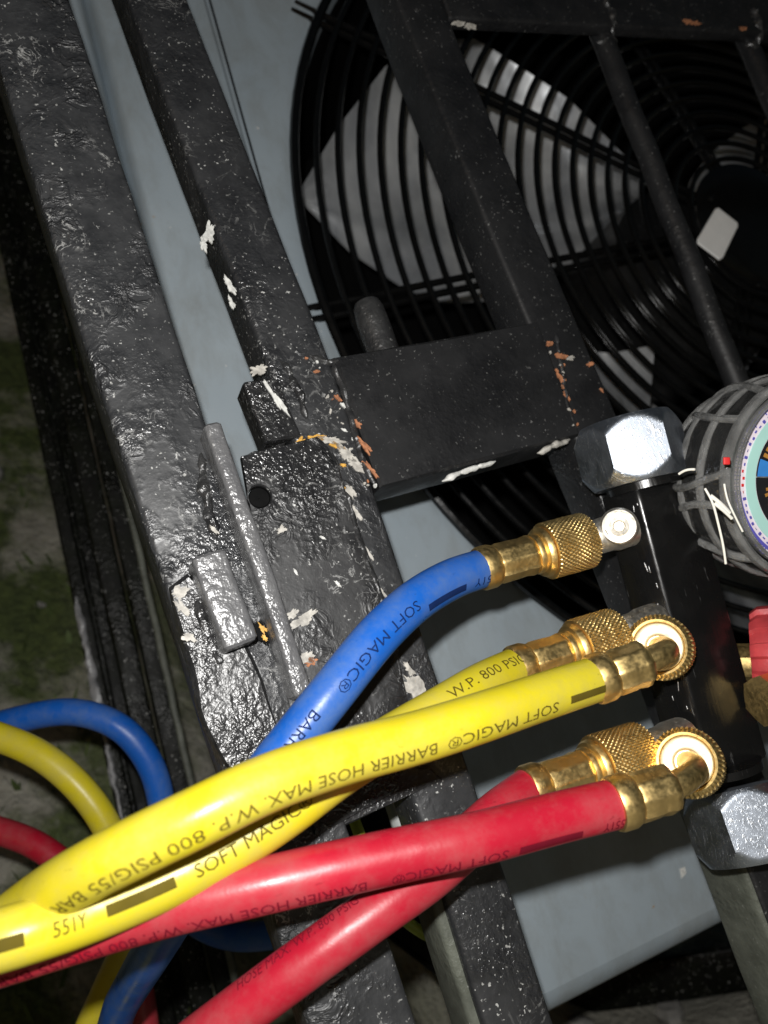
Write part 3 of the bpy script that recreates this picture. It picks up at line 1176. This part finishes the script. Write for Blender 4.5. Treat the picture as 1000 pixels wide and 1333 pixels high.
def end_nut(c, ax, parent, L=.013, r=.0098):
    """knurled nut seen on its face; c = centre of the near face, ax away from the viewer"""
    v, f = revolve(c, ax, [(.0006, .0033), (.0002, .0038), (0, .0042), (0, .0060), (0, .0070), (.0002, .0073), (.0005, .0074)], 56, cap=False)
    face = obj('nut', v, f, M['brass_face'], parent)
    n = 22
    kn = knurl(.0004, 44, .0016, .0019)
    prof = [(.0009, .0073), (.0001, .0077), (-.0001, .0084), (.0004, .0091), (.0014, r * .985)] + [(.0016 + (L - .0016) * k / n, r) for k in range(n + 1)] + [(L + .001, r * .9), (L + .0012, .004)]
    v, f = revolve(c, ax, prof, 320, lambda th, s, r_, i: kn(th, s, r_, i) if r_ == r else (r_ + .0002 * math.sin(44 * th) if i >= 3 and i < 6 else r_))
    obj('knurl', v, f, M['brass'], face)


def straight_fit(a, b, root):
    ax = (b - a).normalized()
    L = (b - a).length
    ferrule(a, ax, root, L * .46)
    nut(a + ax * (L * .46), ax, root, L * .54 - .001)


def elbow_fit(a, b, disc, root, via):
    ax = (b - a).normalized()
    ferrule(a, ax, root, (b - a).length)
    end_nut(disc[0], disc[1], root)
    pts = spline([b - ax * .002] + via + [disc[0] + disc[1] * .002], .0007)
    v, f = tube(pts, lambda t_: .0034 + .0003 * math.cos(t_ * 3.1), 18)
    obj('elbow_neck', v, f, M['brass'], root)


# ---- blue
blue_c = [(628, 740, .245), (590, 753, .236), (540, 783, .224), (490, 830, .213), (440, 892, .205), (392, 952, .200), (345, 1012, .196), (290, 1090, .199), (245, 1160, .207), (200, 1236, .232), (162, 1300, .27), (110, 1390, .31), (-60, 1480, .31),
          (-190, 1380, .37), (-180, 1120, .37), (-70, 975, .365), (40, 933, .36), (105, 928, .358), (160, 950, .357), (197, 998, .358), (213, 1060, .36), (222, 1130, .362), (250, 1195, .365), (300, 1218, .36), (370, 1215, .35), (430, 1205, .34)]
pb = hose_path(blue_c)
sb = cum(pb)
blue = thing('blue_hose', 'blue refrigerant hose curving down from the top port of the manifold', 'hose', pb[0], 'charging hoses')
v, f = tube(pb, HR, 22)
jb = obj('jacket', v, f, M['jblue'], blue)
straight_fit(P(628, 740, .245), P(764, 703, .257), blue)
q = lambda x, y: arc_at(pb, sb, x, y, 0, .25)
wrap_print(pb, sb, '551Y', q(627, 722), q(592, 735), .0027, R(38), M['pblue'], jb)
wrap_print(pb, sb, '#', q(582, 742), q(532, 775), .0022, R(40), M['pblue'], jb)
wrap_print(pb, sb, 'SOFT MAGIC®', q(524, 785), q(425, 890), .0030, R(14), M['pblue'], jb)
wrap_print(pb, sb, 'BARRIER HOSE', q(408, 925), q(315, 1060), .0031, R(2), M['pblue'], jb)

# ---- yellow: both ends come back to the manifold
y_c = [(776, 884, .215), (700, 909, .203), (620, 936, .192), (540, 961, .184), (450, 985, .176), (350, 1019, .167), (250, 1067, .160), (170, 1106, .159), (100, 1143, .162), (30, 1188, .172), (-60, 1260, .178), (-220, 1370, .22), (-380, 1250, .32), (-270, 1010, .355), (-100, 938, .345), (0, 960, .338), (60, 988, .336), (110, 1033, .335), (142, 1082, .335), (163, 1145, .334), (164, 1225, .332), (138, 1290, .33), (112, 1350, .325), (95, 1420, .32),
       (40, 1560, .28), (-150, 1600, .22), (-260, 1440, .18), (-130, 1262, .160), (0, 1224, .1575), (110, 1190, .166), (230, 1140, .174), (300, 1102, .179), (370, 1057, .184), (440, 1005, .190), (510, 962, .200), (580, 920, .211), (630, 890, .222), (672, 870, .234)]
py_ = hose_path(y_c)
sy = cum(py_)
yel = thing('yellow_hose', 'yellow refrigerant hose doubled back on itself, both ends at the middle ports', 'hose', py_[0], 'charging hoses')
v, f = tube(py_, HR, 22)
jy = obj('jacket', v, f, M['jyellow'], yel)
elbow_fit(P(776, 884, .215), P(838, 863, .217), (P(857, 842, .2355), (P(866, 846, .256) - P(857, 842, .2355)).normalized()), yel, [P(850, 857, .2175), P(864, 850, .2195), P(868, 845, .2245), P(862, 842, .230)])
straight_fit(P(672, 870, .234), P(803, 829, .247), yel)
E1 = sy[-1]
q = lambda x, y: arc_at(py_, sy, x, y, 0, .25)
wrap_print(py_, sy, '#', q(772, 896), q(727, 912), .0021, R(30), M['pyellow'], jy)
wrap_print(py_, sy, 'SOFT MAGIC®', q(711, 918), q(568, 965), .0029, R(36), M['pyellow'], jy)
wrap_print(py_, sy, 'BARRIER HOSE MAX. W.P. 800 PSIG/55 BAR', q(552, 970), q(95, 1160), .0030, R(36), M['pyellow'], jy)
q = lambda x, y: arc_at(py_, sy, x, y, E1 - .30, E1)
wrap_print(py_, sy, '#', q(-30, 1205), q(32, 1195), .0026, R(-10), M['pyellow'], jy)
wrap_print(py_, sy, '551Y', q(58, 1190), q(106, 1170), .0030, R(-10), M['pyellow'], jy)
wrap_print(py_, sy, '#', q(135, 1160), q(222, 1120), .0024, R(-10), M['pyellow'], jy)
wrap_print(py_, sy, 'SOFT MAGIC®', q(245, 1108), q(395, 1030), .0030, R(-10), M['pyellow'], jy)
wrap_print(py_, sy, 'W.P. 800 PSIG', q(575, 915), q(668, 868), .0030, R(20), M['pyellow'], jy)

# ---- red
r_c = [(803, 1046, .20), (720, 1066, .195), (620, 1092, .188), (520, 1113, .184), (420, 1135, .180), (320, 1158, .177), (220, 1181, .1755), (120, 1209, .174), (20, 1240, .173), (-90, 1275, .178), (-260, 1320, .25), (-350, 1210, .34), (-220, 1075, .37), (-80, 1065, .37), (0, 1082, .368), (50, 1102, .366), (100, 1142, .362), (148, 1205, .358), (176, 1265, .355), (188, 1330, .355), (195, 1400, .352),
       (210, 1520, .35), (150, 1640, .30), (60, 1620, .235), (130, 1470, .197), (220, 1388, .187), (340, 1296, .186), (420, 1237, .188), (500, 1180, .193), (560, 1138, .199), (608, 1096, .206), (650, 1058, .213), (690, 1028, .222)]
pr = hose_path(r_c)
sr = cum(pr)
red = thing('red_hose', 'red refrigerant hose doubled back on itself, both ends at the lower ports', 'hose', pr[0], 'charging hoses')
v, f = tube(pr, HR, 22)
jr = obj('jacket', v, f, M['jred'], red)
elbow_fit(P(803, 1046, .20), P(870, 1026, .2035), (P(894, 992, .2235), (P(903, 997, .245) - P(894, 992, .2235)).normalized()), red, [P(884, 1020, .2045), P(901, 1008, .208), P(905, 999, .213), P(899, 993, .219)])
straight_fit(P(690, 1028, .222), P(836, 979, .238), red)
q = lambda x, y: arc_at(pr, sr, x, y, 0, .25)
wrap_print(pr, sr, '551Y', q(800, 1050), q(772, 1058), .0028, R(52), M['pred'], jr)
wrap_print(pr, sr, '#', q(745, 1064), q(665, 1085), .0024, R(54), M['pred'], jr)
wrap_print(pr, sr, 'SOFT MAGIC®', q(645, 1088), q(505, 1115), .0030, R(54), M['pred'], jr)
wrap_print(pr, sr, 'BARRIER HOSE MAX. W.P. 800 PSIG/55 BAR', q(470, 1125), q(10, 1240), .0030, R(54), M['pred'], jr)
E2 = sr[-1]
q = lambda x, y: arc_at(pr, sr, x, y, E2 - .25, E2)
wrap_print(pr, sr, 'HOSE MAX. W.P. 800 PSIG', q(330, 1303), q(480, 1195), .0029, R(52), M['pred'], jr)

# ------------------------------------------------------------------ manifold with ports and hex ends
man = thing('manifold', 'black square manifold bar with chrome hex nuts and nickel ports', 'manifold', P(930, 1010, .26))
e0, e1 = P(829, 634, .2585), P(928, 1012, .249)
AX = (e1 - e0).normalized()
lc, rc = P(783, 655, .270), P(906, 632, .266)
lc = lc - AX * (lc - e0).dot(AX)
rc = rc - AX * (rc - e0).dot(AX)
bc = lc + rc - e0
cen = (lc + rc) / 2
LB = (e1 - e0).length


def chamf(ps, c, k):
    out = []
    n = len(ps)
    for i in range(n):
        p, a, b = ps[i], ps[i - 1], ps[(i + 1) % n]
        out += [p + (a - p).normalized() * k, p + ((a - p).normalized() + (b - p).normalized()) * k * .3, p + (b - p).normalized() * k]
    return out


sec = chamf([e0, rc, bc, lc], cen, .0013)
sec2 = [cen + (p - cen) * .95 for p in sec]
rings = [sec2] + [[p + AX * (.001 + (LB - .002) * k / 20) for p in sec] for k in range(21)] + [[p + AX * LB for p in sec2]]
v, f = loft(rings)
obj('body', v, f, M['bodyblk'], man)
cenv = cen


def hexnut(c, ax, L, r, face_dir):
    """hex with both ends chamfered, one flat turned to face_dir; c = centre"""
    flat = r * math.cos(math.pi / 6)
    seg = 120

    def rf(th, s, rr, i):
        a = (th % (math.pi / 3)) - 0
        a = a if a < math.pi / 6 else a - math.pi / 3
        hx = flat / math.cos(a)
        return min(hx, rr)
    prof = [(0, r * .70), (0, flat * .955)]
    n = 30
    for k in range(n + 1):
        s = L * k / n
        e = min(s, L - s)
        prof.append((s, flat * .955 + e * .62))
    prof += [(L, flat * .955), (L, r * .70)]
    return revolve(c - ax * (L / 2), ax, prof, seg, rf, up=face_dir)


n1c = cen + (C0 - cen).normalized() * .002 - AX * .0115
n1c = P(822, 588, .268)
v, f = hexnut(n1c, AX, .0225, .0186, (C0 - n1c).normalized() + .17 * X)
obj('hex_nut', v, f, M['chrome'], man)
n2c = P(968, 1072, .258)
AX2 = (AX - F * .30).normalized()
v, f = hexnut(n2c, AX2, .0225, .0182, (C0 - n2c).normalized() + .24 * X)
obj('hex_nut', v, f, M['chrome'], man)
# washers between
for c in (e0 * 0 + cen - AX * .0003, cen + AX * (LB + .0002)):
    v, f = revolve(c - AX * .0015, AX, [(0, .010), (.0002, .0135), (.0028, .0135), (.003, .010)], 40)
    obj('collar', v, f, M['bodyblk'], man)


def port(tip, base, boss=None):
    ax = (tip - base).normalized()
    L = (tip - base).length
    v, f = revolve(base, ax, [(-.002, .002), (-.0018, .0066), (L * .3, .0066), (L * .45, .0060), (L - .001, .0058), (L, .005)], 36)
    p_ = obj('port', v, f, M['nickel'], man)
    return p_


p_ = port(P(768, 702, .2575), P(812, 688, .262))
bx = (C0 - P(805, 685, .258)).normalized()
v, f = revolve(P(806, 685, .2630), bx, [(0, .0062), (.010, .0062), (.0118, .0060), (.0124, .0054), (.0122, .0046), (.0112, .0044), (.0112, .0034), (.0124, .0031), (.0127, .0020), (.0120, .0016), (.0118, .0004)], 40)
obj('valve_end', v, f, M['nickel'], p_)
port(P(806, 828, .248), P(850, 812, .258))
port(P(840, 978, .239), P(884, 962, .250))
# stubs that carry the parked ends
for a, d in ((P(866, 846, .254), P(872, 850, .262)), (P(903, 997, .243), P(909, 1000, .252))):
    port(a, d)

# ------------------------------------------------------------------ gauge in its clear boot
gc = P(1050, 622, .250)
gn = ((C0 - gc).normalized() * .80 + X * .60 - U * .02).normalized()      # dial faces right of the viewer
gr = .0285
gauge = thing('pressure_gauge', 'round pressure gauge with pink and aqua dial in a clear boot', 'gauge', gc - gn * .04)


def gring(r0, r1, d, mat, name, parent, a0=0, a1=360, th=.0003):
    seg = 90
    rr = []
    for k in range(seg + 1):
        a = R(a0 + (a1 - a0) * k / seg)
        e = gx_ * math.cos(a) + gy_ * math.sin(a)
        rr.append([gc + e * r0 + gn * d, gc + e * r1 + gn * d, gc + e * r1 + gn * (d - th), gc + e * r0 + gn * (d - th)])
    v, f = loft(rr, a1 - a0 < 359.9, False)
    return obj(name, v, f, mat, parent, smooth=False)


gy_ = (U - gn * U.dot(gn)).normalized()
gx_ = gy_.cross(gn)
v, f = revolve(gc - gn * .034, gn, [(.006, .012), (.0065, .022), (.009, .0275), (.014, .0290), (.030, .0292), (.034, .0290), (.0345, .0283), (.0335, .0280)], 64, cap=False)
obj('case', v, f, M['bodyblk'], gauge)
v, f = revolve(gc - gn * .002, gn, [(0, .0292), (.003, .0304), (.0045, .0300), (.0048, .0288), (.0035, .0284)], 72, cap=False)
obj('bezel', v, f, M['bootrib'], gauge)
v, f = revolve(gc - gn * .0012, gn, [(0, .0002), (0, .0286), (.0008, .0286), (.0008, .0002)], 72)
dial = obj('dial', v, f, M['pink'], gauge, label='pink and aqua printed dial with a dark centre')
gring(.0203, .0240, .0000, M['aqua'], 'aqua_band', dial)
gring(.0002, .0200, .0001, M['dialblk'], 'dark_centre', dial)
gring(.0268, .0280, .0000, M['indigo'], 'indigo_band', dial, 95, 150)
gring(.0262, .0272, .0001, M['indigo'], 'indigo_band', dial, 190, 240)
for k in range(60):
    a0 = 95 + k * 2.4
    gring(.0270 if k % 5 else .0262, .0284, .0002, M['indigo'], 'tick', dial, a0, a0 + .5)
for k in range(26):
    a0 = 120 + k * 5
    gring(.0247 + (k % 3) * .0003, .0253 + (k % 2) * .0004, .0002, M['redspot'] if 10 < k < 15 else M['indigo'], 'mark', dial, a0, a0 + 2)
for k in range(9):
    gring(.0150 + .001 * (k % 2), .0190, .0003, M['orange'], 'mark', dial, 104 + k * 6.5, 108 + k * 6.5)
gring(.0060, .0197, .0003, M['cyan'], 'blue_sector', dial, 163, 180)
gring(.0085, .0140, .0003, M['aqua'], 'mark', dial, 118, 156)
for k in range(5):
    gring(.0120, .0165 + .0008 * (k % 2), .0003, M['orange'], 'mark', dial, 192 + k * 6, 195.5 + k * 6)
pa, pb2 = gc + gn * .0016 - gx_ * .0215, gc + gn * .0016 + gx_ * .003
v, f = tube([pa, pa.lerp(pb2, .5), pb2], lambda t_: .0002 + .0005 * t_, 6)
obj('needle', v, f, M['bare'], gauge)
v, f = revolve(gc + gn * .0006, gn, [(0, .004), (.0016, .004), (.0022, .003), (.0023, .0002)], 24)
obj('needle_hub', v, f, M['nickel'], gauge)
# clear boot: back skin, hoops and raised ribs
v, f = revolve(gc - gn * .040, gn, [(.008, .014), (.009, .024), (.012, .0300), (.018, .0322), (.028, .0328), (.038, .0322), (.041, .0312)], 64, lambda th, s, r, i: r * (1 + .012 * math.sin(th * 11) * (1 if 1 < i < 6 else 0)), cap=False)
boot = obj('boot', v, f, M['boot'], gauge)
for s_, rr, wr in ((-.029, .0298, .0013), (-.021, .0322, .0011), (-.010, .0333, .0012), (.0005, .0324, .0016)):
    pts = [gc + gn * s_ + (gx_ * math.cos(a) + gy_ * math.sin(a)) * rr for a in np.linspace(0, 2 * math.pi, 73)[:-1]]
    seg2 = 8
    rg = []
    for i, p in enumerate(pts):
        e = (p - gc - gn * s_).normalized()
        rg.append([p + e * wr * math.cos(2 * math.pi * j / seg2) + gn * wr * 1.3 * math.sin(2 * math.pi * j / seg2) for j in range(seg2)])
    v, f = loft(rg, False, True)
    obj('hoop', v, f, M['bootrib'], boot)
for k in range(13):
    a = 2 * math.pi * (k + .35 + .25 * math.sin(k * 2.3)) / 13
    e = gx_ * math.cos(a) + gy_ * math.sin(a)
    t_ = gn.cross(e)
    pts = [gc + gn * s_ + e * rr + t_ * (.0032 * math.sin(s_ * 110 + k * 1.7)) for s_, rr in ((-.031, .0262), (-.027, .0305), (-.021, .0328), (-.014, .0338), (-.004, .0336), (.001, .0322))]
    v, f = tube(spline(pts, .002), .0014, 8)
    obj('rib', v, f, M['bootrib'], boot)
for pts, r_ in (([P(884, 617, .238), P(893, 611, .236), P(905, 611, .234)], .0004), ([P(918, 636, .226), P(927, 652, .225), P(936, 685, .226), P(942, 712, .227), P(945, 734, .228)], .00035), ([P(943, 630, .227), P(947, 650, .226), P(957, 672, .226), P(967, 692, .227)], .0003), ([P(925, 645, .2255), P(938, 655, .225), P(950, 668, .2255)], .0006), ([P(930, 655, .2255), P(944, 666, .225), P(953, 675, .2255)], .0005)):
    v, f = tube(spline(pts, .001), r_, 8)
    obj('loose_thread', v, f, M['thread'], boot)
v, f = box3(P(946, 600, .227), X, F, U, .002, .0008, .0022, .0003)
obj('red_tab', v, f, M['redspot'], boot)
# stem joining gauge and manifold
v, f = tube([gc - gn * .036, gc - gn * .05 - U * .001, P(900, 648, .285)], .006, 18)
obj('stem', v, f, M['nickel'], gauge)

# ------------------------------------------------------------------ red hand wheel below the gauge
kc = P(1040, 862, .262)
kn_ = ((C0 - kc).normalized() * .45 + X * .9).normalized()
knob = thing('hand_wheel', 'ribbed red plastic valve hand wheel right of the manifold', 'knob', kc - kn_ * .02)
v, f = revolve(kc - kn_ * .014, kn_, [(0, .010), (.0006, .0165), (.003, .0182), (.008, .0185), (.0082, .0168), (.0105, .0168), (.0107, .0185), (.018, .0185), (.020, .0172), (.021, .012), (.0212, .0004)], 144, lambda th, s, r, i: r * (1 + (.07 if math.sin(th * 12) > 0 else -.02) * (1 if r > .016 else 0)), up=U)
obj('grip', v, f, M['redplastic'], knob)
v, f = revolve(kc - kn_ * .034, kn_, [(0, .006), (.0004, .0075), (.010, .0075), (.0105, .0065), (.02, .0065)], 36, flutes(6, .08))
obj('valve_bonnet', v, f, M['brass'], knob)
# brass union further down
c = P(1004, 910, .25)
v, f = revolve(c, (X * .9 + F * .3 + U * .1).normalized(), [(-.004, .004), (-.0038, .008), (.004, .0085), (.006, .007), (.02, .007)], 36, flutes(6, .1))
obj('union', v, f, M['brass'], knob)

# ------------------------------------------------------------------ stand leg and a pipe lying on the ground
rail = thing('steel_foot', 'dark steel foot bar lying on the ground under the unit', 'bar', Vector((P(900, 1300, .75).x, P(900, 1300, .75).y, .02)))
a, b = P(760, 1262, .60), P(1060, 1338, .55)
a.z = b.z = .028
v, f = box3((a + b) / 2, (b - a).normalized().cross(Z), Z, (b - a).normalized(), .026, .03, (b - a).length * 1.6, .002, .0005, 30)
obj('foot_bar', v, f, M['old'], rail)

# ------------------------------------------------------------------ wiring glimpsed between the posts
w1 = spline([P(*q_) for q_ in ((430, 980, .30), (462, 1070, .29), (478, 1110, .285), (512, 1180, .285), (540, 1208, .290), (590, 1232, .295), (640, 1240, .300))], .002)
ew = thing('earth_wire', 'thin yellow green earth wire hanging behind the two left posts', 'wire', w1[-1])
v, f = tube(w1, .0022, 12)
obj('insulation', v, f, simple('earth_green_yellow', (.42, .50, .05), .4), ew)
w2 = spline([P(*q_) for q_ in ((500, 1010, .30), (520, 1070, .295), (545, 1150, .29), (575, 1225, .29), (600, 1290, .295), (640, 1420, .30))], .002)
ww = thing('grey_cable', 'pale grey cable hanging beside the earth wire behind the posts', 'cable', w2[-1])
v, f = tube(w2, .0034, 12)
obj('sheath', v, f, simple('grey_sheath', (.42, .44, .43), .45), ww)

for k in range(16):
    t_ = random.random()
    c = e0 + AX * (LB * t_) + (lc - e0).normalized() * random.uniform(.0008, .007) + (cen - e0).normalized() * -.0002
    L_ = random.uniform(.0008, .004)
    nrm = (e0 - rc).normalized()
    d_ = (AX + (lc - e0).normalized() * random.uniform(-.25, .25)).normalized()
    s_ = d_.cross((e0 - bc).normalized()).normalized()
    fn = (lc - e0).cross(AX).normalized()
    if fn.dot(C0 - c) < 0:
        fn = -fn
    v, f = box3(c + fn * .00005, s_, fn, d_, .00025, .00012, L_, .00004, 0, 2)
    obj('scratch', v, f, M['bare'], man)
